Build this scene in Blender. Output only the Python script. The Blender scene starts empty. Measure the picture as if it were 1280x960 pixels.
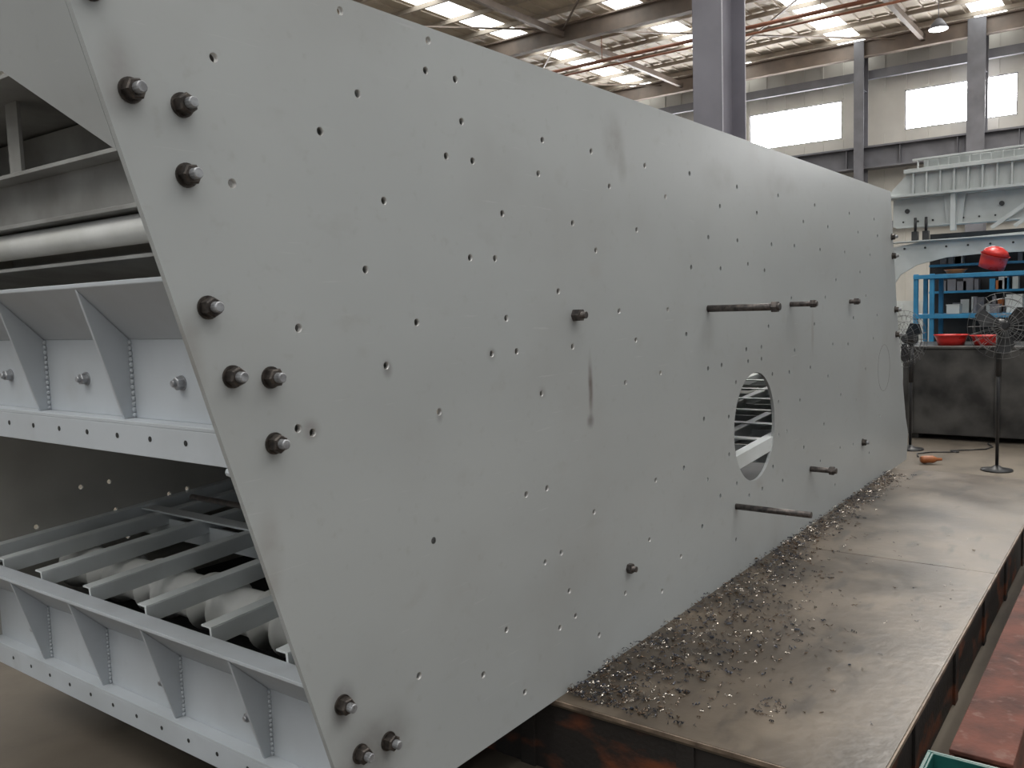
import bpy, bmesh, math, random
from mathutils import Vector, Matrix
random.seed(7)
S=bpy.context.scene
COL=S.collection

# ------------------------------------------------------------------ materials
def new_mat(name):
    m=bpy.data.materials.new(name); m.use_nodes=True
    nt=m.node_tree; b=nt.nodes['Principled BSDF']
    return m,nt,b
def mat(name,c1,c2=None,scale=4.0,rough=0.5,metal=0.0,rvar=0.1,bump=0.0,bscale=60.0,stretch=(1,1,1),detail=6,spec=0.5,lo=0.35,hi=0.65):
    m,nt,b=new_mat(name); N=nt.nodes; L=nt.links
    if c2 is None: c2=tuple(c*0.8 for c in c1)
    tc=N.new('ShaderNodeTexCoord'); mp=N.new('ShaderNodeMapping'); mp.inputs['Scale'].default_value=stretch
    L.new(tc.outputs['Object'],mp.inputs['Vector'])
    nz=N.new('ShaderNodeTexNoise'); nz.inputs['Scale'].default_value=scale; nz.inputs['Detail'].default_value=detail
    L.new(mp.outputs[0],nz.inputs['Vector'])
    cr=N.new('ShaderNodeValToRGB'); cr.color_ramp.elements[0].position=lo; cr.color_ramp.elements[1].position=hi
    cr.color_ramp.elements[0].color=(*c2,1); cr.color_ramp.elements[1].color=(*c1,1)
    L.new(nz.outputs['Fac'],cr.inputs[0]); L.new(cr.outputs[0],b.inputs['Base Color'])
    mr=N.new('ShaderNodeMapRange'); mr.inputs['To Min'].default_value=max(0.05,rough-rvar); mr.inputs['To Max'].default_value=min(1,rough+rvar)
    L.new(nz.outputs['Fac'],mr.inputs['Value']); L.new(mr.outputs[0],b.inputs['Roughness'])
    b.inputs['Metallic'].default_value=metal
    b.inputs['Specular IOR Level'].default_value=spec
    if bump>0:
        n2=N.new('ShaderNodeTexNoise'); n2.inputs['Scale'].default_value=bscale; n2.inputs['Detail'].default_value=4
        L.new(tc.outputs['Object'],n2.inputs['Vector'])
        bp=N.new('ShaderNodeBump'); bp.inputs['Strength'].default_value=bump; bp.inputs['Distance'].default_value=0.01
        L.new(n2.outputs['Fac'],bp.inputs['Height']); L.new(bp.outputs[0],b.inputs['Normal'])
    return m
def emis(name,col,s):
    m,nt,b=new_mat(name)
    b.inputs['Base Color'].default_value=(*col,1)
    b.inputs['Emission Color'].default_value=(*col,1); b.inputs['Emission Strength'].default_value=s
    return m
def overlay(m,scale,stretch,lo,hi,col,st,detail=8):
    """extra noise layer: mixes col over the paint where the noise is high"""
    nt=m.node_tree; N=nt.nodes; L=nt.links; b=N['Principled BSDF']
    src=b.inputs['Base Color'].links[0].from_socket
    tc=N.new('ShaderNodeTexCoord'); mp=N.new('ShaderNodeMapping'); mp.inputs['Scale'].default_value=stretch; mp.inputs['Location'].default_value=(scale,3.1,stretch[0])
    L.new(tc.outputs['Object'],mp.inputs['Vector'])
    nz=N.new('ShaderNodeTexNoise'); nz.inputs['Scale'].default_value=scale; nz.inputs['Detail'].default_value=detail
    L.new(mp.outputs[0],nz.inputs['Vector'])
    mr=N.new('ShaderNodeMapRange'); mr.inputs['From Min'].default_value=lo; mr.inputs['From Max'].default_value=hi; mr.inputs['To Max'].default_value=st
    mr.interpolation_type='SMOOTHSTEP'
    L.new(nz.outputs['Fac'],mr.inputs['Value'])
    mx=N.new('ShaderNodeMixRGB'); mx.inputs[2].default_value=(*col,1)
    L.new(mr.outputs[0],mx.inputs[0]); L.new(src,mx.inputs[1]); L.new(mx.outputs[0],b.inputs['Base Color'])
def add_marks(m,marks):
    """dirt and painted shade on the steel: (centre xyz, radii xyz, colour, strength)"""
    nt=m.node_tree; N=nt.nodes; L=nt.links; b=N['Principled BSDF']
    src=b.inputs['Base Color'].links[0].from_socket
    tc=N.new('ShaderNodeTexCoord')
    nz=N.new('ShaderNodeTexNoise'); nz.inputs['Scale'].default_value=11; nz.inputs['Detail'].default_value=8
    L.new(tc.outputs['Object'],nz.inputs['Vector'])
    for c,r,col,st in marks:
        sb=N.new('ShaderNodeVectorMath'); sb.operation='SUBTRACT'; sb.inputs[1].default_value=c; L.new(tc.outputs['Object'],sb.inputs[0])
        dv=N.new('ShaderNodeVectorMath'); dv.operation='DIVIDE'; dv.inputs[1].default_value=r; L.new(sb.outputs[0],dv.inputs[0])
        ln=N.new('ShaderNodeVectorMath'); ln.operation='LENGTH'; L.new(dv.outputs[0],ln.inputs[0])
        mr=N.new('ShaderNodeMapRange'); mr.inputs['From Min'].default_value=1; mr.inputs['From Max'].default_value=0.15
        mr.interpolation_type='SMOOTHSTEP'
        L.new(ln.outputs['Value'],mr.inputs['Value'])
        m2=N.new('ShaderNodeMapRange'); m2.inputs['From Min'].default_value=0.35; m2.inputs['From Max'].default_value=0.65
        m2.inputs['To Min'].default_value=st*0.35; m2.inputs['To Max'].default_value=st
        L.new(nz.outputs['Fac'],m2.inputs['Value'])
        mu=N.new('ShaderNodeMath'); mu.operation='MULTIPLY'; L.new(mr.outputs[0],mu.inputs[0]); L.new(m2.outputs[0],mu.inputs[1])
        mx=N.new('ShaderNodeMixRGB'); mx.inputs[2].default_value=(*col,1)
        L.new(mu.outputs[0],mx.inputs[0]); L.new(src,mx.inputs[1]); src=mx.outputs[0]
    L.new(src,b.inputs['Base Color'])

M_plate=mat('grey_primer_paint',(0.415,0.432,0.436),(0.365,0.380,0.384),scale=0.9,rough=0.32,rvar=0.07,stretch=(0.6,1,1.3),detail=4)
overlay(M_plate,1.6,(1,1,1),0.48,0.78,(0.31,0.306,0.298),0.45,4)
overlay(M_plate,5.5,(1,1,1.6),0.60,0.82,(0.29,0.275,0.255),0.38,7)
overlay(M_plate,26,(1,1,1),0.60,0.80,(0.27,0.255,0.235),0.24)
overlay(M_plate,9,(0.5,1,9),0.66,0.74,(0.53,0.54,0.54),0.30,5)
add_marks(M_plate,[((2.600,0,1.31),(0.022,1,0.16),(0.10,0.07,0.06),0.9),
 ((2.595,0,1.19),(0.032,1,0.035),(0.05,0.035,0.03),0.95),
 ((2.80,0,2.19),(0.10,1,0.13),(0.20,0.18,0.165),0.65),
 ((2.86,0,2.10),(0.05,1,0.08),(0.20,0.18,0.165),0.55),
 ((3.75,0,2.16),(0.25,1,0.10),(0.25,0.24,0.23),0.4),
 ((4.6,0,2.20),(0.35,1,0.08),(0.25,0.24,0.23),0.35),
 ((5.06,0,1.40),(0.035,1,0.20),(0.20,0.16,0.14),0.55),
 ((1.335,0,1.325),(0.04,1,0.04),(0.12,0.09,0.08),0.5),
 ((1.50,0,0.47),(0.18,1,0.14),(0.14,0.13,0.12),0.6),
 ((1.39,0,0.63),(0.06,1,0.08),(0.08,0.07,0.07),0.7),
 ((1.03,0,1.50),(0.05,1,0.16),(0.22,0.20,0.18),0.5),
 ((1.20,0,1.05),(0.05,1,0.16),(0.22,0.19,0.17),0.5),
 ((0.92,0,2.06),(0.06,1,0.12),(0.20,0.18,0.17),0.55),
 ((1.0,0,2.35),(0.40,1,0.12),(0.25,0.235,0.22),0.6),
 ((2.65,0,1.72),(0.06,1,0.05),(0.30,0.27,0.24),0.3),
 ((3.60,0,1.44),(0.10,1,0.10),(0.26,0.25,0.24),0.4),  # shadow below the long rod, painted into the plate colour
 ((2.30,0,1.32),(0.03,1,0.03),(0.15,0.13,0.12),0.6),
 ((2.04,0,1.46),(0.03,1,0.03),(0.10,0.09,0.08),0.6),
 ((1.60,0,1.45),(0.025,1,0.035),(0.10,0.09,0.08),0.6),
 ((1.795,0,1.305),(0.02,1,0.03),(0.10,0.09,0.08),0.6)])
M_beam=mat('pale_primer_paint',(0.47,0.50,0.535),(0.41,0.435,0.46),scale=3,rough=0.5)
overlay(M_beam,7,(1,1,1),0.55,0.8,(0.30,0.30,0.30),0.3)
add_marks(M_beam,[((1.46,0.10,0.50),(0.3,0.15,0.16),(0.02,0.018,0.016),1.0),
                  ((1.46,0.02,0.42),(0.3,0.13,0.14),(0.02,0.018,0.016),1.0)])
M_inner=mat('inner_primer_paint',(0.64,0.67,0.68),(0.52,0.54,0.535),scale=3,rough=0.45)
M_feed=mat('feed_end_shaded_paint',(0.33,0.33,0.32),(0.20,0.195,0.185),scale=4,rough=0.6)  # darker copy of the inner paint, interior shade put into its colour
M_far=mat('far_plate_paint',(0.42,0.405,0.37),(0.28,0.265,0.235),scale=1.6,rough=0.45)
M_tube=mat('cross_tube_paint',(0.78,0.78,0.76),(0.64,0.64,0.61),scale=5,rough=0.45)
M_nut=mat('dark_oxide_nut',(0.10,0.085,0.075),(0.035,0.03,0.028),scale=60,rough=0.45,metal=0.6)
M_zinc=mat('zinc_bolt',(0.42,0.43,0.45),(0.22,0.22,0.23),scale=60,rough=0.4,metal=0.5)
M_shade=mat('painted_shade_black',(0.02,0.02,0.02),(0.015,0.015,0.015),scale=8,rough=0.6)  # near-black, shade of holes and below the deck put into colour
M_rod=mat('drill_rod_steel',(0.14,0.12,0.11),(0.05,0.045,0.045),scale=50,rough=0.4,metal=0.6)
M_plat=mat('oily_steel_platform',(0.125,0.095,0.067),(0.045,0.034,0.024),scale=1.8,rough=0.35,rvar=0.18,bump=0.12,bscale=25,metal=0.0,detail=12,spec=0.48,lo=0.36,hi=0.62)
overlay(M_plat,5,(1,1,1),0.5,0.72,(0.185,0.145,0.105),0.5)
overlay(M_plat,3.3,(1,2.5,1),0.55,0.7,(0.026,0.019,0.014),0.65)
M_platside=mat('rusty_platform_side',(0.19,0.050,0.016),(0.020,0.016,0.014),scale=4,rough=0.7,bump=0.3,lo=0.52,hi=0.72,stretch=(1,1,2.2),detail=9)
add_marks(M_platside,[((2.35,2.4,0.12),(3,2.2,3),(0.012,0.011,0.010),1.0)])  # shade under the deck painted over the rust
M_edge=mat('worn_platform_edge',(0.28,0.21,0.155),(0.07,0.05,0.037),scale=12,rough=0.5,metal=0.2)
M_red=mat('red_oxide_beam',(0.17,0.062,0.045),(0.060,0.024,0.019),scale=7,rough=0.7,bump=0.3,detail=9,spec=0.25)
overlay(M_red,16,(1,1,1),0.56,0.72,(0.26,0.17,0.14),0.5)
M_floor=mat('floor_concrete',(0.185,0.155,0.122),(0.070,0.058,0.047),scale=0.4,rough=0.55,rvar=0.14,bump=0.1,bscale=14,detail=12,spec=0.3)
overlay(M_floor,3,(1,1,1),0.45,0.75,(0.045,0.038,0.032),0.45)
M_wall=mat('wall_panel_beige',(0.58,0.56,0.51),(0.50,0.48,0.44),scale=1.0,rough=0.7)
M_steel=mat('structure_steel_grey',(0.18,0.18,0.20),(0.13,0.13,0.145),scale=2,rough=0.5)
M_girder=mat('roof_girder_steel',(0.25,0.20,0.165),(0.175,0.14,0.12),scale=2,rough=0.5)
M_colm=mat('column_steel_grey',(0.25,0.24,0.275),(0.20,0.19,0.22),scale=2,rough=0.5)
M_roof=mat('roof_sheet',(0.62,0.55,0.46),(0.52,0.46,0.385),scale=2,rough=0.6)
M_purl=mat('purlin_steel',(0.48,0.42,0.355),(0.35,0.305,0.255),scale=2,rough=0.6)
M_white=mat('white_machine_paint',(0.54,0.565,0.56),(0.43,0.455,0.45),scale=3,rough=0.5)
M_blue=mat('blue_rack_paint',(0.035,0.25,0.46),(0.025,0.18,0.34),scale=6,rough=0.45)
M_redp=mat('red_plastic',(0.62,0.035,0.03),(0.50,0.025,0.02),scale=6,rough=0.3)
M_or=mat('orange_plastic',(0.42,0.14,0.04),(0.30,0.09,0.025),scale=6,rough=0.45)
M_black=mat('black_fan_paint',(0.03,0.03,0.032),(0.018,0.018,0.02),scale=8,rough=0.4)
M_wire=mat('fan_guard_wire',(0.20,0.20,0.20),(0.12,0.12,0.12),scale=8,rough=0.5,metal=0.3)
M_dbox=mat('dark_steel_tank',(0.10,0.095,0.09),(0.032,0.031,0.031),scale=3,rough=0.38,metal=0.2,detail=10)
M_teal=mat('teal_plastic',(0.018,0.12,0.105),(0.010,0.07,0.06),scale=6,rough=0.4)
M_pipe=mat('red_oxide_pipe',(0.36,0.15,0.09),(0.26,0.11,0.07),scale=4,rough=0.5)
M_sky=emis('daylight_pane',(1.0,1.0,1.0),22)
M_skyl=emis('skylight_sheet',(0.98,1.0,0.97),4.2)
M_fluo=emis('lamp_diffuser',(1,1,1),14)

# ------------------------------------------------------------------ mesh builder
class MB:
    def __init__(s): s.v=[]; s.f=[]; s.sm=[]; s.mi=[]
    def add(s,vs,fs,smooth=False,mi=0):
        o=len(s.v); s.v+= [tuple(v) for v in vs]
        for f in fs: s.f.append([i+o for i in f]); s.sm.append(smooth); s.mi.append(mi)
    def box(s,x0,x1,y0,y1,z0,z1,mi=0):
        vs=[(x,y,z) for x in (x0,x1) for y in (y0,y1) for z in (z0,z1)]
        s.add(vs,[(0,1,3,2),(4,6,7,5),(0,4,5,1),(2,3,7,6),(0,2,6,4),(1,5,7,3)],mi=mi)
    def ext(s,pts,vec,mi=0):
        n=len(pts); vec=Vector(vec); a=[Vector(p) for p in pts]; b=[p+vec for p in a]
        fs=[tuple(range(n)),tuple(range(2*n-1,n-1,-1))]+[(i,(i+1)%n,n+(i+1)%n,n+i) for i in range(n)]
        s.add(a+b,fs,mi=mi)
    def bar(s,p0,p1,w,h,mi=0,up=(0,0,1)):
        p0=Vector(p0);p1=Vector(p1); d=(p1-p0).normalized(); u=Vector(up)
        if abs(d.dot(u))>0.98: u=Vector((1,0,0))
        r=d.cross(u).normalized(); u=r.cross(d)
        q=[p0+r*(w/2*a)+u*(h/2*b) for a,b in ((-1,-1),(1,-1),(1,1),(-1,1))]
        s.ext(q,p1-p0,mi)
    def lathe(s,p0,d,prof,n=16,mi=0,caps=True,smooth=True,rot=0):
        p0=Vector(p0); d=Vector(d).normalized(); u=Vector((0,0,1)) if abs(d.z)<0.9 else Vector((1,0,0))
        a=d.cross(u).normalized(); b=d.cross(a); vs=[]
        for t,r in prof:
            for i in range(n):
                g=2*math.pi*i/n+rot
                vs.append(p0+d*t+a*(r*math.cos(g))+b*(r*math.sin(g)))
        fs=[]
        for k in range(len(prof)-1):
            for i in range(n):
                j=(i+1)%n; fs.append((k*n+i,k*n+j,(k+1)*n+j,(k+1)*n+i))
        s.add(vs,fs,smooth,mi)
        if caps:
            o=len(s.v)-len(vs)
            s.f.append([o+i for i in range(n)]); s.sm.append(False); s.mi.append(mi)
            s.f.append([o+(len(prof)-1)*n+i for i in range(n)]); s.sm.append(False); s.mi.append(mi)
    def cyl(s,p0,p1,r,n=16,mi=0,smooth=True,caps=True,rot=0):
        p0=Vector(p0);p1=Vector(p1); s.lathe(p0,p1-p0,[(0,r),((p1-p0).length,r)],n,mi,caps,smooth,rot)
    def tube(s,pts,r,n=6,mi=0):
        for a,b in zip(pts[:-1],pts[1:]): s.cyl(a,b,r,n,mi)
    def torus(s,c,axis,R,r,n=32,m=6,mi=0):
        c=Vector(c);d=Vector(axis).normalized();u=Vector((0,0,1)) if abs(d.z)<0.9 else Vector((1,0,0))
        a=d.cross(u).normalized(); b=d.cross(a); vs=[];fs=[]
        for i in range(n):
            g=2*math.pi*i/n; e=a*math.cos(g)+b*math.sin(g)
            for j in range(m):
                h=2*math.pi*j/m; vs.append(c+e*(R+r*math.cos(h))+d*(r*math.sin(h)))
        for i in range(n):
            for j in range(m):
                fs.append((i*m+j,i*m+(j+1)%m,((i+1)%n)*m+(j+1)%m,((i+1)%n)*m+j))
        s.add(vs,fs,True,mi)
    def obj(s,name,mats,parent=None,bevel=0,recalc=True):
        me=bpy.data.meshes.new(name); me.from_pydata(s.v,[],s.f); me.update()
        if not isinstance(mats,(list,tuple)): mats=[mats]
        for m in mats: me.materials.append(m)
        me.polygons.foreach_set('use_smooth',s.sm); me.polygons.foreach_set('material_index',s.mi)
        if recalc:
            bm=bmesh.new(); bm.from_mesh(me); bmesh.ops.recalc_face_normals(bm,faces=bm.faces); bm.to_mesh(me); bm.free()
        o=bpy.data.objects.new(name,me); COL.objects.link(o)
        if parent: o.parent=parent
        if bevel>0:
            b=o.modifiers.new('bevel','BEVEL'); b.width=bevel; b.segments=2; b.limit_method='ANGLE'
        return o
def empty(name,loc=(0,0,0)):
    e=bpy.data.objects.new(name,None); COL.objects.link(e); e.empty_display_size=0.2
    return e

# ------------------------------------------------------------------ camera
Xc=Vector((808,-122,1080)).normalized(); Yc=Vector((-1451,-49,1080)).normalized(); Zc=Xc.cross(Yc).normalized(); Yc=Zc.cross(Xc)
right=Vector((Xc.x,Yc.x,Zc.x)); down=Vector((Xc.y,Yc.y,Zc.y)); fwd=Vector((Xc.z,Yc.z,Zc.z))
cam=bpy.data.cameras.new('camera'); co=bpy.data.objects.new('camera',cam); COL.objects.link(co)
R=Matrix((right,-down,-fwd)).transposed().to_4x4()
co.matrix_world=Matrix.Translation((0,-1.6,1.6))@R
cam.sensor_width=36; cam.lens=30.375; cam.clip_start=0.05; cam.clip_end=200
S.camera=co

# ------------------------------------------------------------------ vibrating screen
VS=empty('vibrating_screen')
PB=0.27; PT=2.36
def ex(z): return 0.914+0.306*(1.923-z)       # near slanted edge of the side plates
outline=[(ex(PB),PB),(7.44,PB),(7.485,0.49),(7.40,0.62),(7.106,1.407),(6.86,PT),(ex(PT),PT)]
holes=[(1.132,2.141),(1.795,2.243),(1.918,2.243),(1.540,2.138),(1.413,2.029),(1.939,2.130),(1.867,2.025),(1.983,2.025),(2.343,2.132),(2.643,2.133),(2.315,2.023),(3.037,2.127),(2.764,2.024),(1.159,1.884),(1.615,1.883),(2.117,1.884),(1.495,2.325),(1.81,2.325),
(2.511,1.878),(3.209,2.023),(3.436,2.138),(1.956,1.747),(2.074,1.748),(1.539,1.706),(2.963,1.879),(2.659,1.791),(2.412,1.648),(1.719,1.568),(1.317,1.568),(2.120,1.567),(2.815,1.573),(3.214,1.570),(2.042,1.463),(2.168,1.463),(2.491,1.460),(2.940,1.460),(3.383,1.462),(1.597,1.460),(2.297,1.317),(2.852,1.304),(3.141,1.318),(1.795,1.316),(1.343,1.319),(1.30,1.335),(2.313,1.002),(2.195,1.004),(2.606,0.860),(3.518,0.601),
(2.387,0.766),(2.29,0.757),(2.465,0.52),(2.43,0.62),(2.366,0.51),(2.818,0.50),(2.069,0.60),(1.669,0.60),(1.947,0.50),(2.154,0.365),
(5.093,1.447),(5.515,1.704),(6.053,1.760),(4.079,1.772),(5.777,1.294),(5.353,1.121),(4.836,1.028),(5.967,0.909),(5.274,0.836),(6.595,0.726),(5.604,0.640),(3.341,0.895),(3.083,0.889),
(3.62,1.88),(3.95,1.88),(4.4,1.88),(4.75,1.885),(5.2,1.88),(5.7,1.88),(6.3,1.88),(3.75,2.025),(4.2,2.025),(4.9,2.025),(5.35,2.02),(6.0,2.02),(6.5,2.02),(3.95,2.13),(4.5,2.135),(5.1,2.13),(5.8,2.13),(6.4,2.13),
(3.44,1.745),(3.75,1.745),(4.3,1.745),(4.7,1.60),(5.3,1.60),(6.2,1.60),(6.5,1.46),(4.35,1.46),(5.9,1.46),(3.6,1.30),(3.75,1.305),(4.75,1.315),(5.45,1.31),(6.4,1.30),(4.9,0.75),(5.2,0.62),(5.9,0.62),(6.3,0.50),(4.6,0.42),(3.9,0.45),(5.5,0.42),
(3.58,0.80),(3.72,0.70),(4.66,1.20),(4.62,0.88),(5.02,1.20),(5.62,0.98),(6.2,1.10),(2.62,0.40),(3.12,0.42),(3.02,0.66),(3.30,0.52),(4.32,0.50),(4.55,0.62),(3.55,1.08),(4.25,1.36),(4.05,1.36)]
for k in range(12):
    a=2*math.pi*(k+0.5)/12; holes.append((4.16+0.345*math.cos(a),0.966+0.345*math.sin(a)))
nuts=[(0.875,2.215),(0.94,2.04),(1.05,2.03),(1.05,1.89),(1.08,1.62),(1.13,1.47),(1.23,1.46),(1.23,1.31),(1.39,.63),(1.54,.47),(1.44,.48),(6.13,.60),(6.90,2.03),(6.93,1.89),(7.02,1.49),(7.06,1.30)]
def plate(name,y0,y1,hl,m,big=True):
    cu=bpy.data.curves.new(name+'_c','CURVE'); cu.dimensions='2D'; cu.fill_mode='BOTH'; cu.extrude=(y1-y0)/2
    def sp(pts):
        s=cu.splines.new('POLY'); s.points.add(len(pts)-1)
        for p,q in zip(s.points,pts): p.co=(q[0],q[1],0,1)
        s.use_cyclic_u=True
    sp(outline)
    for (x,z) in hl:
        r=0.0108
        sp([(x+r*math.cos(-2*math.pi*i/14),z+r*math.sin(-2*math.pi*i/14)) for i in range(14)])
    if big: sp([(4.16+0.272*math.cos(-2*math.pi*i/64),0.966+0.272*math.sin(-2*math.pi*i/64)) for i in range(64)])
    t=bpy.data.objects.new('tmp',cu); COL.objects.link(t)
    bpy.context.view_layer.update()
    me=bpy.data.meshes.new_from_object(t.evaluated_get(bpy.context.evaluated_depsgraph_get()))
    bpy.data.objects.remove(t)
    ym=(y0+y1)/2
    for v in me.vertices: x,y,z=v.co; v.co=(x,ym-z,y)
    me.name=name; me.materials.clear(); me.materials.append(m)
    bm=bmesh.new(); bm.from_mesh(me); bmesh.ops.remove_doubles(bm,verts=bm.verts,dist=1e-5); bmesh.ops.recalc_face_normals(bm,faces=bm.faces); bm.to_mesh(me); bm.free()
    for p in me.polygons: p.use_smooth=False
    o=bpy.data.objects.new(name,me); COL.objects.link(o); o.parent=VS; return o
plate('side_plate_front',0.0,0.014,holes,M_plate)
W=2.2; WI=W-0.001
plate('side_plate_rear',W,W+0.014,holes[:60]+[(1.87,.87),(2.0,.87),(1.67,.735),(2.02,.735)],M_far)
# bare bored metal lining the holes nearest the feed end
b=MB()
for (x,z) in holes:
    if x>3.3: continue
    n=14; r1,r2=0.0107,0.0101
    vs=[]
    for yy,rr in ((0.0004,r1),(0.0136,r1),(0.0136,r2),(0.0004,r2)):
        vs+=[(x+rr*math.cos(2*math.pi*i/n),yy,z+rr*math.sin(2*math.pi*i/n)) for i in range(n)]
    b.add(vs,[(k*n+i,k*n+(i+1)%n,((k+1)%4)*n+(i+1)%n,((k+1)%4)*n+i) for k in range(4) for i in range(n)],True)
b.obj('drilled_bores',mat('bare_bored_metal',(0.66,0.65,0.64),(0.48,0.47,0.46),scale=40,rough=0.4,metal=0.2),VS)

def nut(b,x,z,y=0.0,d=-1,s=1.0,ax='y',stud=0.016):
    D=Vector((0,d,0)) if ax=='y' else Vector((d,0,0))
    P=Vector((x,y,z)) if ax=='y' else Vector((y,x,z))
    r0=random.random()
    b.lathe(P,D,[(0,0.0225*s),(0.004*s,0.0225*s)],24,0,smooth=False)
    b.lathe(P+D*0.004*s,D,[(0,0.0195*s),(0.017*s,0.0195*s),(0.020*s,0.0165*s)],6,0,smooth=False,rot=r0)
    b.lathe(P+D*0.022*s,D,[(0,0.0105*s),(stud*s,0.0105*s),(stud*s+0.002,0.0085*s)],12,1,smooth=False)
b=MB()
for (x,z) in nuts: nut(b,x,z,s=1.12)
for (x,z) in nuts: nut(b,x,z,W+0.014,1)
b.torus((6.70,0.0,1.07),(0,1,0),0.17,0.0010,64,4,0)
b.obj('side_plate_nuts',[M_nut,M_zinc],VS)

# long set-bolts / drilling rods standing out of the front plate
b=MB()
def rod(x,z,L,r,nutpos=None,through=0.05):
    b.cyl((x,through,z),(x,-L,z),r,14,0)
    if nutpos is not None:
        b.lathe((x,-nutpos,z),(0,-1,0),[(0,r*1.6),(0.026,r*1.6)],6,0,smooth=False)
rod(3.606,1.566,0.325,0.0155,0.29)
rod(4.683,1.567,0.145,0.014,0.11)
rod(5.811,1.566,0.065,0.014,0.03)
rod(3.903,0.612,0.36,0.0145)
rod(5.016,0.605,0.15,0.016,0.11)
b.lathe((2.507,0,1.566),(0,-1,0),[(0,0.022),(0.03,0.022)],6,0,smooth=False); rod(2.507,1.566,0.048,0.012)
b.lathe((2.845,0,0.59),(0,-1,0),[(0,0.020),(0.018,0.020)],6,0,smooth=False); rod(2.845,0.59,0.035,0.011)
b.cyl((1.75,0.0,0.96),(1.75,1.16,0.96),0.010,12,0)
b.obj('drill_rods',M_rod,VS)

# end cross beams: sloped top plate + recessed web + gussets + lip
def crossbeam(name,xa,za,gys,bys,m):
    xe,ze=xa+0.13,za-0.13; zf=za-0.33; t=0.010; y0,y1=0.0145,W-0.0005
    b=MB(); L=(0,y1-y0,0)
    b.ext([(xa,y0,za),(xe,y0,ze),(xe+t,y0,ze+0.004),(xa+0.004,y0,za+t)],L)      # sloping plate
    b.box(xa,xa+0.07,y0,y1,za,za+t)                                            # top flange
    b.box(xe,xe+t,y0,y1,zf,ze)                                                 # web
    b.box(xe-0.045,xe+t,y0,y1,zf-t,zf)                                         # bottom flange
    b.box(xe-0.045,xe-0.035,y0,y1,zf-0.085,zf-t)                                # lip
    for g in gys:
        b.ext([(xa+0.004,g,za-0.004),(xe,g,ze-0.002),(xe,g,zf),(xe-0.028,g,zf)],(0,0.010,0))
        n=14
        for i in range(n):
            z=zf+(ze-zf)*(i+0.5)/n
            b.lathe((xe-0.003,g-0.004,z-0.006),(0,0,1),[(0,0.004),(0.006,0.0062),(0.012,0.004)],6,0)
    b.lathe((xa+0.075,0.075,za-0.03),(0.3,-1,0.1),[(0,0.010),(0.02,0.014),(0.04,0.010),(0.055,0.015),(0.06,0.008)],8,0)
    b.lathe((xe-0.04,0.05,zf-0.095),(0.1,-1,0),[(0,0.010),(0.02,0.014),(0.034,0.008)],8,0)
    o=b.obj(name,m,VS,bevel=0.0015)
    c=MB()
    for y in bys: nut(c,y,(ze+zf)/2-0.005,xe,-1,0.82,'x',0.010)
    c.obj(name+'_bolts',[M_zinc,M_zinc],VS)
    h=MB()
    for y in [0.05+0.15*i for i in range(14)]:
        h.lathe((xe-0.0455,y,zf-0.04),(-1,0,0),[(0,0.007),(0.0006,0.007)],12,0,smooth=False)  # flat dark discs, the holes' inner shade painted as colour
    h.obj(name+'_lip_hole_discs',M_shade,VS)
crossbeam('upper_end_beam',1.05,1.68,[0.49,0.94,1.39,1.84,0.06],[0.27,0.72,1.17,1.62],M_beam)
crossbeam('lower_end_beam',1.37,0.65,[0.44,0.89,1.34,1.77],[0.07,0.53,0.98,1.42,1.87],M_beam)

# arched head panel in the plane of the slanted edge
b=MB()
def sp(y,z,o=0): return (ex(z)+o,y,z)
pts=[sp(0.015,1.925),sp(0.33,2.12),sp(0.60,2.18),sp(1.60,2.18),sp(1.87,2.12),sp(W-0.015,1.925),sp(W-0.015,PT),sp(0.015,PT)]
b.ext(pts,(0.012,0,0.004)); b.obj('arched_head_panel',M_plate,VS)
# inner posts and cross members near the feed end, plus added light-blocking panels
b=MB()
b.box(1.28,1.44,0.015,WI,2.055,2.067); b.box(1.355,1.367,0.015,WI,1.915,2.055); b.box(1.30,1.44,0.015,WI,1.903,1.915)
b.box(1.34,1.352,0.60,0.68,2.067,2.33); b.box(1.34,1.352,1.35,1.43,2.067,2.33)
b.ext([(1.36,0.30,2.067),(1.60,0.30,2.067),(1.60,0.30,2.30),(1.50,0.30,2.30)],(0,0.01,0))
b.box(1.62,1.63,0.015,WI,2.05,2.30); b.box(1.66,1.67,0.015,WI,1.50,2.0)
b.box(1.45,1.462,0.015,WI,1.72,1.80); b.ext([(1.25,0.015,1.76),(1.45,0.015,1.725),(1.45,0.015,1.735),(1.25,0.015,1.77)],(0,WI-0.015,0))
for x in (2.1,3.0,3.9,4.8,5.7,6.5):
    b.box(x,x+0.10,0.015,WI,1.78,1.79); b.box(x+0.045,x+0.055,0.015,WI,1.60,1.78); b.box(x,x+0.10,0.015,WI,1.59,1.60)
b.box(1.70,6.8,0.015,WI,1.82,1.832)  # added solid deck panel that keeps the interior dark
b.box(1.20,6.8,0.015,WI,2.31,2.322)  # added top cover, blocks light from above
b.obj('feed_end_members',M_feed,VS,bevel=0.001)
b=MB()
b.cyl((1.36,0.014,1.855),(1.36,W,1.855),0.042,28)
b.cyl((1.52,0.014,1.79),(1.52,0.30,1.79),0.035,24)
b.lathe((1.36,0.014,1.855),(0,1,0),[(0,0.065),(0.012,0.065)],28,smooth=False)
b.obj('upper_cross_tubes',M_tube,VS)
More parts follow.
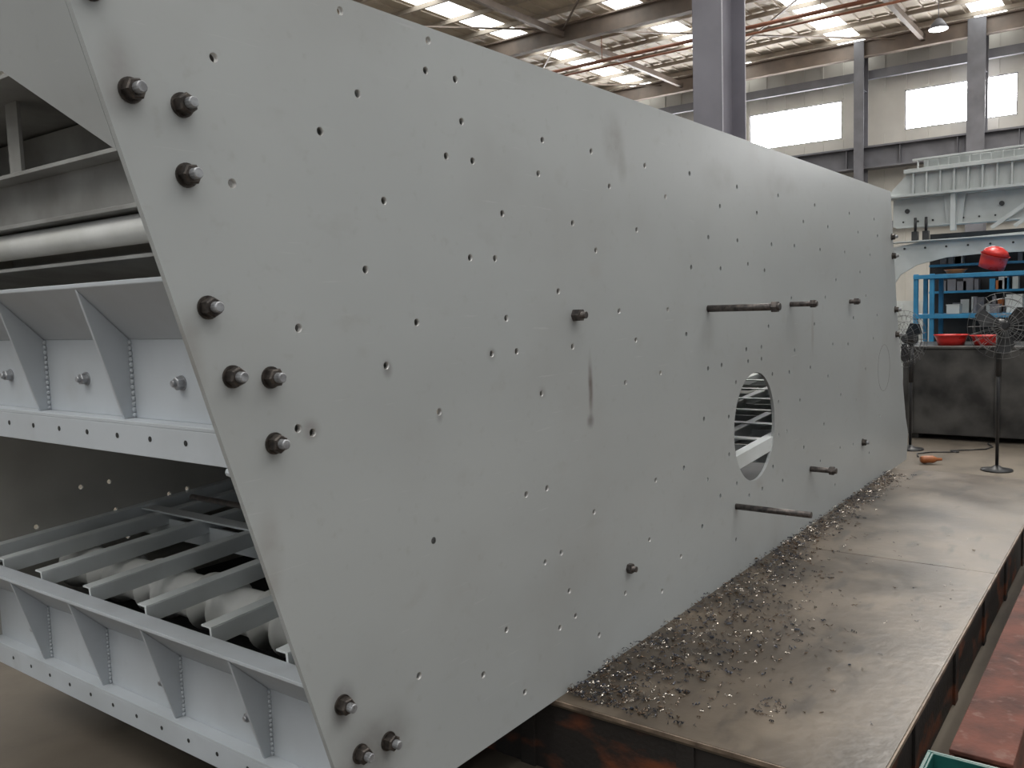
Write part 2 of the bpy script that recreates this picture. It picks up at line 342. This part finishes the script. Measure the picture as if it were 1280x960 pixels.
# lower deck
b=MB()
def dz(x): return 0.655+0.060*(x-1.43)
for y in (0.27,0.62,0.97,1.32,1.67,1.98):
    b.bar((1.44,y,dz(1.44)),(7.0,y,dz(7.0)),0.010,0.055)
    b.bar((1.44,y+0.022,dz(1.44)+0.028),(7.0,y+0.022,dz(7.0)+0.028),0.050,0.006)
for y in (0.03,W-0.026):
    b.bar((1.44,y,dz(1.44)+0.01),(7.0,y,dz(7.0)+0.01),0.05,0.07)
for x in (2.15,2.9,3.65,4.4,4.8,5.2,5.6,6.0,6.4,6.8):
    b.bar((x,0.015,dz(x)-0.05),(x,WI,dz(x)-0.05),0.012,0.09)
    b.bar((x,0.015,dz(x)+0.03),(x,WI,dz(x)+0.03),0.07,0.008)
b.obj('lower_deck_frame',M_inner,VS,bevel=0.001)
b=MB()
for x in (1.80,3.3,6.3):
    z0=dz(x)-0.115
    prof=[(0,0.05)]
    y=0.08
    while y<1.95:
        prof+=[(y,0.05),(y+0.012,0.105),(y+0.03,0.092),(y+0.08,0.080),(y+0.18,0.080),(y+0.23,0.092),(y+0.248,0.105),(y+0.26,0.05)]
        y+=0.35
    prof.append((W-0.016,0.05))
    b.lathe((x,0.0145,z0),(0,1,0),prof,28)
b.obj('lower_cross_tubes',M_tube,VS)
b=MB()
b.box(1.62,7.0,0.015,WI,0.34,0.35); b.box(1.61,1.62,0.015,WI,0.34,0.45)  # added near-black sheet, paints the dark between the deck bars
b.obj('dark_sheet_under_deck',M_shade,VS)

# ------------------------------------------------------------------ steel platform
PL=empty('steel_platform')
b=MB()
b.box(2.33,4.548,-1.02,3.0,0.245,0.27); b.box(4.552,7.02,-1.02,3.0,0.245,0.27)
b.obj('top_plates',M_plat,PL,bevel=0.002)
b=MB()
b.box(2.345,2.36,-1.0,2.98,0.0,0.2448); b.box(7.0,7.01,-1.0,2.98,0.0,0.2448)
b.box(2.36,7.0,-1.0,-0.985,0.0,0.2448); b.box(2.36,7.0,2.965,2.98,0.0,0.2448)
for y in (-0.99,-0.5,0.1,0.8,1.6,2.4): b.box(2.335,2.345,y,y+0.06,0.0,0.2448)
for x in (2.9,3.6,4.3,5.0,5.7,6.4): b.box(x,x+0.06,-1.01,-1.0,0.0,0.2448)
b.obj('side_frame',M_platside,PL,bevel=0.001)
b=MB()
b.box(2.324,2.3298,-1.02,3.0,0.256,0.269); b.box(2.33,7.02,-1.026,-1.0202,0.256,0.269)
b.obj('worn_rim',M_edge,PL)

# ------------------------------------------------------------------ shavings
b=MB()
def curl(x,y,z,s):
    turns=random.uniform(0.6,2.6); n=max(5,int(turns*7)); R=s*random.uniform(0.18,0.36); Lh=s*random.uniform(0.6,2.4); w=s*0.30
    a0=random.uniform(0,6.28); az=random.uniform(0,6.28); d=Vector((math.cos(az),math.sin(az),random.uniform(-0.1,0.25))).normalized()
    u=Vector((0,0,1)); e=d.cross(u).normalized(); u=e.cross(d); vs=[]
    for i in range(n+1):
        t=i/n; g=a0+turns*6.28*t; rr=R*(1-0.3*t)
        p=Vector((x,y,z+R))+d*(Lh*(t-0.5))+e*(rr*math.cos(g))+u*(rr*math.sin(g))
        p.z=max(p.z,z+0.0006)
        vs.append(p); vs.append(p+d*w)
    for q in vs: q.y=min(q.y,-0.002)
    b.add(vs,[(2*i,2*i+1,2*i+3,2*i+2) for i in range(n)],False,random.choice((0,0,0,0,1,1,1,2,2)))
for i in range(2900):
    x=2.38+4.4*(random.random()**1.35)
    spread=(0.075+0.18*math.exp(-((x-3.1)/0.9)**2)) 
    y=-0.006-abs(random.gauss(0,spread)); 
    if y<-0.95: continue
    pile=0.025*max(0,1-abs(y)/0.10)*random.random()
    curl(x,y,0.2705+pile,random.uniform(0.008,0.018))
for cx,cy,k in ((2.66,-0.62,26),(3.3,-0.5,14),(4.1,-0.35,18),(4.9,-0.3,12),(2.5,-0.3,16)):
    for i in range(k): curl(random.gauss(cx,0.05),random.gauss(cy,0.03),0.2705,random.uniform(0.007,0.014))
for i in range(90): curl(random.uniform(2.4,5.2),random.uniform(-0.92,-0.15),0.2705,random.uniform(0.006,0.013))
M_s0=mat('shaving_dark_blue',(0.07,0.078,0.10),(0.025,0.025,0.035),scale=90,rough=0.3,metal=0.7)
M_s1=mat('shaving_bronze',(0.17,0.115,0.075),(0.07,0.047,0.033),scale=90,rough=0.32,metal=0.7)
M_s2=mat('shaving_bright',(0.66,0.60,0.53),(0.34,0.31,0.28),scale=90,rough=0.25,metal=0.9)
b.obj('metal_shavings',[M_s0,M_s1,M_s2],recalc=False)

# ------------------------------------------------------------------ things right of the platform
b=MB()
b.box(2.86,5.6,-1.29,-1.115,0.17,0.185); b.box(2.86,5.6,-1.29,-1.115,0.0,0.015); b.box(2.86,5.6,-1.130,-1.115,0.015,0.17); b.box(2.86,5.6,-1.29,-1.275,0.015,0.17)
for x in (2.87,3.5,4.2,4.9): b.box(x,x+0.012,-1.275,-1.13,0.015,0.17)
b.obj('red_steel_beam',M_red,bevel=0.003)
# teal crate (open box with rim) 
b=MB()
x0,x1,y0,y1,h=2.38,2.78,-1.36,-1.08,0.20
b.box(x0,x1,y0,y1,0.001,0.008)
for (a,c,d,e) in ((x0,x0+.008,y0,y1),(x1-.008,x1,y0,y1),(x0,x1,y0,y0+.008),(x0,x1,y1-.008,y1)): b.box(a,c,d,e,0.008,h)
for (a,c,d,e) in ((x0-.012,x0,y0-.012,y1+.012),(x1,x1+.012,y0-.012,y1+.012),(x0,x1,y0-.012,y0),(x0,x1,y1,y1+.012)): b.box(a,c,d,e,h-.02,h)
b.obj('teal_plastic_crate',M_teal,bevel=0.002)

# dark tank
b=MB()
b.box(10.3,11.3,-2.2,0.66,0.06,1.00)
b.box(10.28,11.32,-2.22,0.68,1.00,1.03)
for y in (-2.1,-1.2,-0.3,0.55): b.box(10.27,10.30,y,y+0.05,0.06,1.0)
for y in (-2.1,-0.8,0.5): b.box(10.35,11.2,y,y+0.1,0,0.06)
b.obj('dark_steel_tank',M_dbox,bevel=0.006)
# blue racks
def rack(name,x,ya,yb,zs,mid=True):
    b=MB()
    for y in ((ya,yb-0.05)+((yb-0.23,) if mid else ())):
        for xx in (x,x+0.55): b.box(xx,xx+0.05,y,y+0.05,0,max(zs)+0.06)
    for z in zs:
        b.box(x-0.02,x,ya,yb,z,z+0.05); b.box(x+0.60,x+0.62,ya,yb,z,z+0.05); b.box(x,x+0.60,ya,yb,z+0.035,z+0.05)
    return b.obj(name,M_blue,bevel=0.003)
rack('blue_storage_rack',11.45,-1.0,0.80,(0.45,1.30,1.78))
rack('blue_storage_rack.001',8.45,1.2,2.9,(0.15,0.5,0.85),True)
# boxes and parts lying on the rack shelf
b=MB()
for y,w,h,mi in ((0.30,0.14,0.10,0),(-0.12,0.10,0.09,1),(-0.35,0.16,0.20,0),(-0.62,0.12,0.12,1)):
    b.box(11.5,11.5+0.18,y,y+w,1.351,1.351+h,mi); b.box(11.495,11.685,y-0.004,y+w+0.004,1.351+h,1.351+h+0.012,mi)
for y in (0.18,-0.02,-0.22): b.cyl((11.62,y-0.03,1.351),(11.62,y-0.03,1.55),0.022,12,1)
b.obj('boxed_parts_on_rack',[M_white,M_steel],bevel=0.002)
def bowl(b,c,r0,r1,h,mi,ax=(0,0,1)):
    b.lathe(c,ax,[(0,r0),(h*0.5,(r0+r1)/2),(h,r1),(h+0.004,r1+0.012),(h-0.01,r1-0.006),(0.012,r0-0.006)],24,mi)
b=MB(); bowl(b,(11.7,0.0,1.88),0.14,0.15,0.16,0,(-0.15,-0.3,1)); b.lathe((11.676,-0.048,2.04),(-0.15,-0.3,1),[(0,0.15),(0.05,0.12),(0.085,0.06),(0.095,0.01)],24,0); b.obj('red_bucket',M_redp)
b=MB(); bowl(b,(11.7,0.38,1.831),0.09,0.12,0.05,0); b.obj('orange_basin',M_or)
b=MB(); bowl(b,(10.55,0.22,1.031),0.13,0.17,0.11,0); b.obj('red_basin',M_redp)
b=MB(); bowl(b,(10.55,-0.14,1.031),0.13,0.17,0.10,0); b.obj('red_basin.001',M_redp)

# pedestal fans
def fan(name,x,y,z,R,yaw):
    b=MB(); ax=Vector((math.cos(yaw),math.sin(yaw),0)); c=Vector((x,y,z)); up=Vector((0,0,1)); e=ax.cross(up).normalized()
    b.lathe((x,y,0),(0,0,1),[(0,0.13),(0.012,0.13),(0.025,0.05),(0.05,0.016)],24)
    b.cyl((x,y,0.04),(x,y,z-0.05),0.014,12); b.cyl((x,y,z-0.45),(x,y,z-0.05),0.024,12)
    cc=c+ax*0.10
    for k,rr in enumerate((0.35,0.6,0.82,1.0)):
        for s in (-1,1): b.torus(cc+ax*(s*0.07*(1-rr**2)),ax,R*rr,0.0024,36,4,1)
    for k in range(24):
        a=2*math.pi*k/24; d=e*math.cos(a)+up*math.sin(a)
        for s in (-1,1):
            b.tube([cc+d*(R*q)+ax*(s*0.07*(1-q*q)) for q in (0.12,0.4,0.7,1.0)],0.0016,4,1)
    for k in range(3):
        a=2*math.pi*k/3+0.4; d=e*math.cos(a)+up*math.sin(a); f=d.cross(ax)
        p=[cc+d*0.05-f*0.03,cc+d*R*0.6-f*0.07+ax*0.02,cc+d*R*0.88+ax*0.01,cc+d*R*0.7+f*0.08-ax*0.02,cc+d*0.05+f*0.03]
        b.ext(p,ax*0.004,0)
    b.lathe(cc-ax*0.16,ax,[(0,0.04),(0.02,0.06),(0.12,0.06),(0.17,0.03)],20,0)
    b.cyl((x,y,z-0.06),cc-ax*0.1,0.03,10)
    b.obj(name,[M_black,M_wire])
fan('pedestal_fan',8.72,-0.48,1.30,0.29,math.radians(205))
fan('pedestal_fan.001',9.55,0.42,1.15,0.29,math.radians(150))

# orange power drill with cable on the floor
b=MB()
b.lathe((8.75,0.16,0.045),(0.5,-1,0),[(0,0.025),(0.02,0.035),(0.11,0.036),(0.13,0.026),(0.15,0.016),(0.19,0.012)],16,0)
b.bar((8.77,0.12,0.04),(8.90,0.17,0.022),0.035,0.042,1)
b.obj('orange_power_drill',[M_or,M_black])
b=MB()
p=[Vector((9.1+0.10*i+0.12*math.sin(i*0.7),0.25-0.05*i+0.1*math.sin(i*1.3),0.008)) for i in range(12)]
b.tube(p,0.006,6); b.obj('power_cable',M_black)

# second (white) machine frame in the background
WM=empty('white_screen_frame')
b=MB()
yl,yr=1.38,-4.0
b.box(12.5,12.52,yr,yl-0.1,2.50,2.86)                                   # side beam
b.box(12.42,12.60,yr,yl-0.05,2.86,2.88); b.box(12.42,12.60,yr,yl-0.15,2.48,2.50)
b.ext([(12.35,yl,2.90),(12.35,yl-0.10,2.95),(12.35,yl-0.30,3.16),(12.35,yr,3.22),(12.35,yr,2.90)],(0.02,0,0)) 
b.bar((12.31,yl-0.28,3.19),(12.31,yr,3.25),0.12,0.05); b.box(12.28,12.6,yr,yl,2.87,2.90)
y=yl-0.40
while y>yr:
    b.box(12.28,12.35,y,y+0.02,2.90,3.18); y-=0.16
y=yl-0.45
while y>yr:
    b.box(12.29,12.33,y,y+0.015,3.2,3.34); y-=0.12
b.bar((12.31,yl-0.38,3.33),(12.31,yr,3.40),0.06,0.025)
b.box(12.36,12.40,yr,yl-0.5,3.22,3.33)
b.ext([(12.45,0.62,2.50),(12.45,0.44,2.50),(12.45,0.40,2.86),(12.45,0.66,2.86)],(0.02,0,0)); b.box(12.34,12.46,0.5,0.56,2.4,2.88)
arch=[(12.35,1.42,1.70),(12.35,1.42,2.20),(12.35,0.9,2.28),(12.35,-0.2,2.32),(12.35,yr,2.37),(12.35,yr,2.08),(12.35,0.2,2.08),(12.35,0.6,2.06),(12.35,0.95,1.98),(12.35,1.15,1.86),(12.35,1.25,1.70)]
b.ext(arch,(0.03,0,0)); b.box(12.25,12.5,yr,1.3,2.28,2.295)
b.box(12.3,12.4,1.26,1.40,0.0,1.70); b.box(12.3,12.4,-2.0,-1.86,0.0,2.08)
for y in (0.1,-0.15,-0.4): b.bar((12.4,y,2.40),(12.4,y-0.45,2.72),0.02,0.05)
b.obj('frame_body',M_white,WM,bevel=0.003)
b=MB()
for y in (0.95,0.82):
    b.box(12.36,12.46,y,y+0.07,2.296,2.42); b.cyl((12.41,y+0.035,2.42),(12.41,y+0.035,2.60),0.018,8)
b.box(12.9,12.92,-4,0.9,0.6,2.4)
for y in (1.1,0.0,-0.7): b.cyl((12.5,y,2.7),(12.47,y,2.7),0.03,10)
for i in range(22): b.cyl((12.5,1.15-0.18*i,2.56),(12.485,1.15-0.18*i,2.56),0.012,8)
for i in range(14): b.cyl((12.35,1.1-0.25*i,2.2),(12.335,1.1-0.25*i,2.2),0.014,8)
b.obj('mounts_and_dark_inner',M_black,WM)
b=MB()
for z in (1.30,1.60,1.95,2.2):
    b.box(12.6,12.85,-3.5,0.85,z,z+0.03)
for i in range(60):
    y=random.uniform(-1.4,0.7); z=random.choice((1.33,1.63,1.98)); w=random.uniform(0.04,0.12)
    b.box(12.62,12.8,y,y+w,z,z+random.uniform(0.06,0.22),random.choice((0,1,2,2,2,3,3,3,3)))
b.obj('parts_on_shelves',[M_blue,M_or,M_white,M_steel],WM)
# pale partition behind
b=MB()
b.box(15,15.05,-8,1.9,0,1.5)
for i in range(33): b.box(14.97,15,-7.9+i*0.3,-7.86+i*0.3,0.05,1.45)
b.obj('pale_partition_screen',M_white)

# ------------------------------------------------------------------ building
b=MB(); b.box(-14,30,-16,24,-0.1,0); b.obj('floor',M_floor)
XW=28.0
# windows list (y0,y1) at z 6.5..7.5
wy=[(-7.2,-4.3),(-3.05,-0.15),(1.65,4.55),(6.35,9.3),(11.1,14.0),(15.8,18.7)]
b=MB()
edges=[-16.0]
for a,c in wy: edges+=[a,c]
edges.append(24.0)
b.box(XW,XW+0.2,-16,24,0,6.45); b.box(XW,XW+0.2,-16,24,7.6,10.5)
for i in range(0,len(edges),2): b.box(XW,XW+0.2,edges[i],edges[i+1],6.45,7.6)
y=-15.9
while y<23.9:
    b.box(XW-0.03,XW,y,y+0.06,0,6.4); b.box(XW-0.03,XW,y,y+0.06,7.65,10.4); y+=0.6
b.obj('wall_east',M_wall)
for i,(a,c) in enumerate(wy):
    b=MB(); b.box(XW+0.08,XW+0.10,a,c,6.45,7.6,0)
    for (p,q,r,s) in ((a,c,6.45,6.48),(a,c,7.57,7.6),(a,a+.03,6.45,7.6),(c-.03,c,6.45,7.6)): b.box(XW+0.02,XW+0.08,p,q,r,s,1)
    for k in (1,2): b.box(XW+0.03,XW+0.08,a+(c-a)*k/3-.008,a+(c-a)*k/3+.008,6.45,7.6,2)
    b.obj('window_%d'%(i+1),[M_sky,M_steel,M_white])
b=MB(); b.box(-14,XW,24,24.2,0,10.5)
x=-13.9
while x<XW: b.box(x,x+0.06,23.97,24,0,10.4); x+=0.7
b.obj('wall_north',M_wall)
# roof with skylight strips along x
sk=[(-9.8,-9.0),(-6.1,-5.3),(-2.4,-1.6),(1.9,2.7),(5.6,6.4),(9.1,9.9),(12.7,13.5),(16.4,17.2),(20.1,20.9)]
b=MB(); e=[-16.0]
for a,c in sk: e+=[a,c]
e.append(24.2)
RZ=9.2
for i in range(0,len(e),2): b.box(-14,XW+0.2,e[i],e[i+1],RZ,RZ+0.05)
for i in range(0,len(e),2):
    y=e[i]+0.1
    while y<e[i+1]-0.05: b.box(-2,XW,y,y+0.05,RZ-0.035,RZ); y+=0.4
b.obj('roof',M_roof)
b=MB()
for a,c in sk: b.box(-14,XW,a,c,RZ+0.01,RZ+0.03)
b.obj('roof_skylights',M_skyl)
# girders, purlins
b=MB()
x=1.0
while x<XW:
    b.box(x,x+0.06,-16,24,RZ-0.15,RZ-0.036); x+=1.3
b.obj('roof_purlins',M_purl)
b=MB()
for x in (4.0,12.0,20.0,27.2):
    b.box(x-0.12,x+0.12,-16,24,8.55,8.58); b.box(x-0.02,x+0.02,-16,24,8.58,8.98); b.box(x-0.12,x+0.12,-16,24,8.98,9.02)
for y in (-4.0,3.9,11.3,18.7):
    b.box(-2,XW,y-0.06,y+0.06,8.7,8.85)
for y0 in (3.9,11.3):
    for x in (12.0,20.0):
        b.bar((x,y0,8.9),(x+8,y0+7.4,8.9),0.04,0.04); b.bar((x+8,y0,8.9),(x,y0+7.4,8.9),0.04,0.04)
b.obj('roof_girders',M_girder)
b=MB()
b.box(27.2,27.7,-16,24,5.95,6.0); b.box(27.43,27.47,-16,24,5.4,5.95); b.box(27.2,27.7,-16,24,5.35,5.4)
y=-15
while y<24: b.box(27.25,27.43,y,y+0.02,5.4,5.95); y+=1.5
b.box(27.6,27.75,-16,24,8.0,8.25); b.box(27.7,27.8,-16,24,3.6,3.8)
b.obj('crane_runway_beam',M_steel)
def hcol(name,x,y,w,d,top,m=M_steel):
    b=MB(); t=0.025
    b.box(x,x+t,y,y+w,0,top); b.box(x+d-t,x+d,y,y+w,0,top); b.box(x+t,x+d-t,y+w/2-t/2,y+w/2+t/2,0,top)
    z=1.0
    while z<top: b.box(x+t,x+d-t,y+t,y+w-t,z,z+0.015); z+=2.2
    b.box(x-0.1,x+d+0.1,y-0.08,y+w+0.08,0,0.03)
    b.obj(name,m)
hcol('steel_column',9.4,2.37,0.35,0.70,9.0,M_colm)
hcol('steel_column.001',27.0,2.3,0.45,0.5,9.0); hcol('steel_column.002',27.0,5.45,0.28,0.5,9.0)
hcol('steel_column.003',22.0,16.2,0.35,0.6,9.0)
hcol('steel_column.004',27.0,10.2,0.35,0.5,9.0)
b=MB()
b.cyl((21.5,-14,8.35),(21.5,23,8.35),0.05,10); b.cyl((21.5,-14,8.18),(21.5,23,8.18),0.03,10)
y=-13
while y<23: b.cyl((21.5,y,8.35),(21.5,y,9.1),0.012,6); y+=3.0
b.obj('ceiling_service_pipes',M_pipe)
b=MB()
for x,y in ((17,4.8),(25,3.1)):
    b.lathe((x,y,8.35),(0,0,1),[(0,0.24),(0.15,0.15),(0.25,0.07)],16,0); b.lathe((x,y,8.33),(0,0,1),[(0,0.22),(0.01,0.22)],16,1); b.cyl((x,y,8.6),(x,y,9.15),0.01,6)
b.obj('high_bay_lamps',[M_steel,M_fluo])

# ------------------------------------------------------------------ light
w=bpy.data.worlds.new('world'); S.world=w; w.use_nodes=True
w.node_tree.nodes['Background'].inputs[0].default_value=(0.90,0.95,1.0,1); w.node_tree.nodes['Background'].inputs[1].default_value=0.40
def area(name,loc,sx,sy,p,rot=(0,0,0),col=(1,0.985,0.95)):
    l=bpy.data.lights.new(name,'AREA'); l.shape='RECTANGLE'; l.size=sx; l.size_y=sy; l.energy=p; l.color=col
    o=bpy.data.objects.new(name,l); COL.objects.link(o); o.location=loc; o.rotation_euler=rot
area('overhead_fill_a',(4.0,-6.0,8.6),12,2,270)  # added fill for the front side plate, no fixture there
area('overhead_fill_b',(5.0,-2.0,8.6),14,1.2,190)  # second added overhead fill, stands for no real lamp
area('overhead_fill_c',(-4.0,2.0,8.6),4,8,350)  # added light that brightens the feed end and lower deck
area('overhead_fill_d',(17,0.5,8.4),12,1.5,1100,col=(1,0.96,0.90))  # added warm fill for the far part of the hall
S.view_settings.view_transform='Standard'
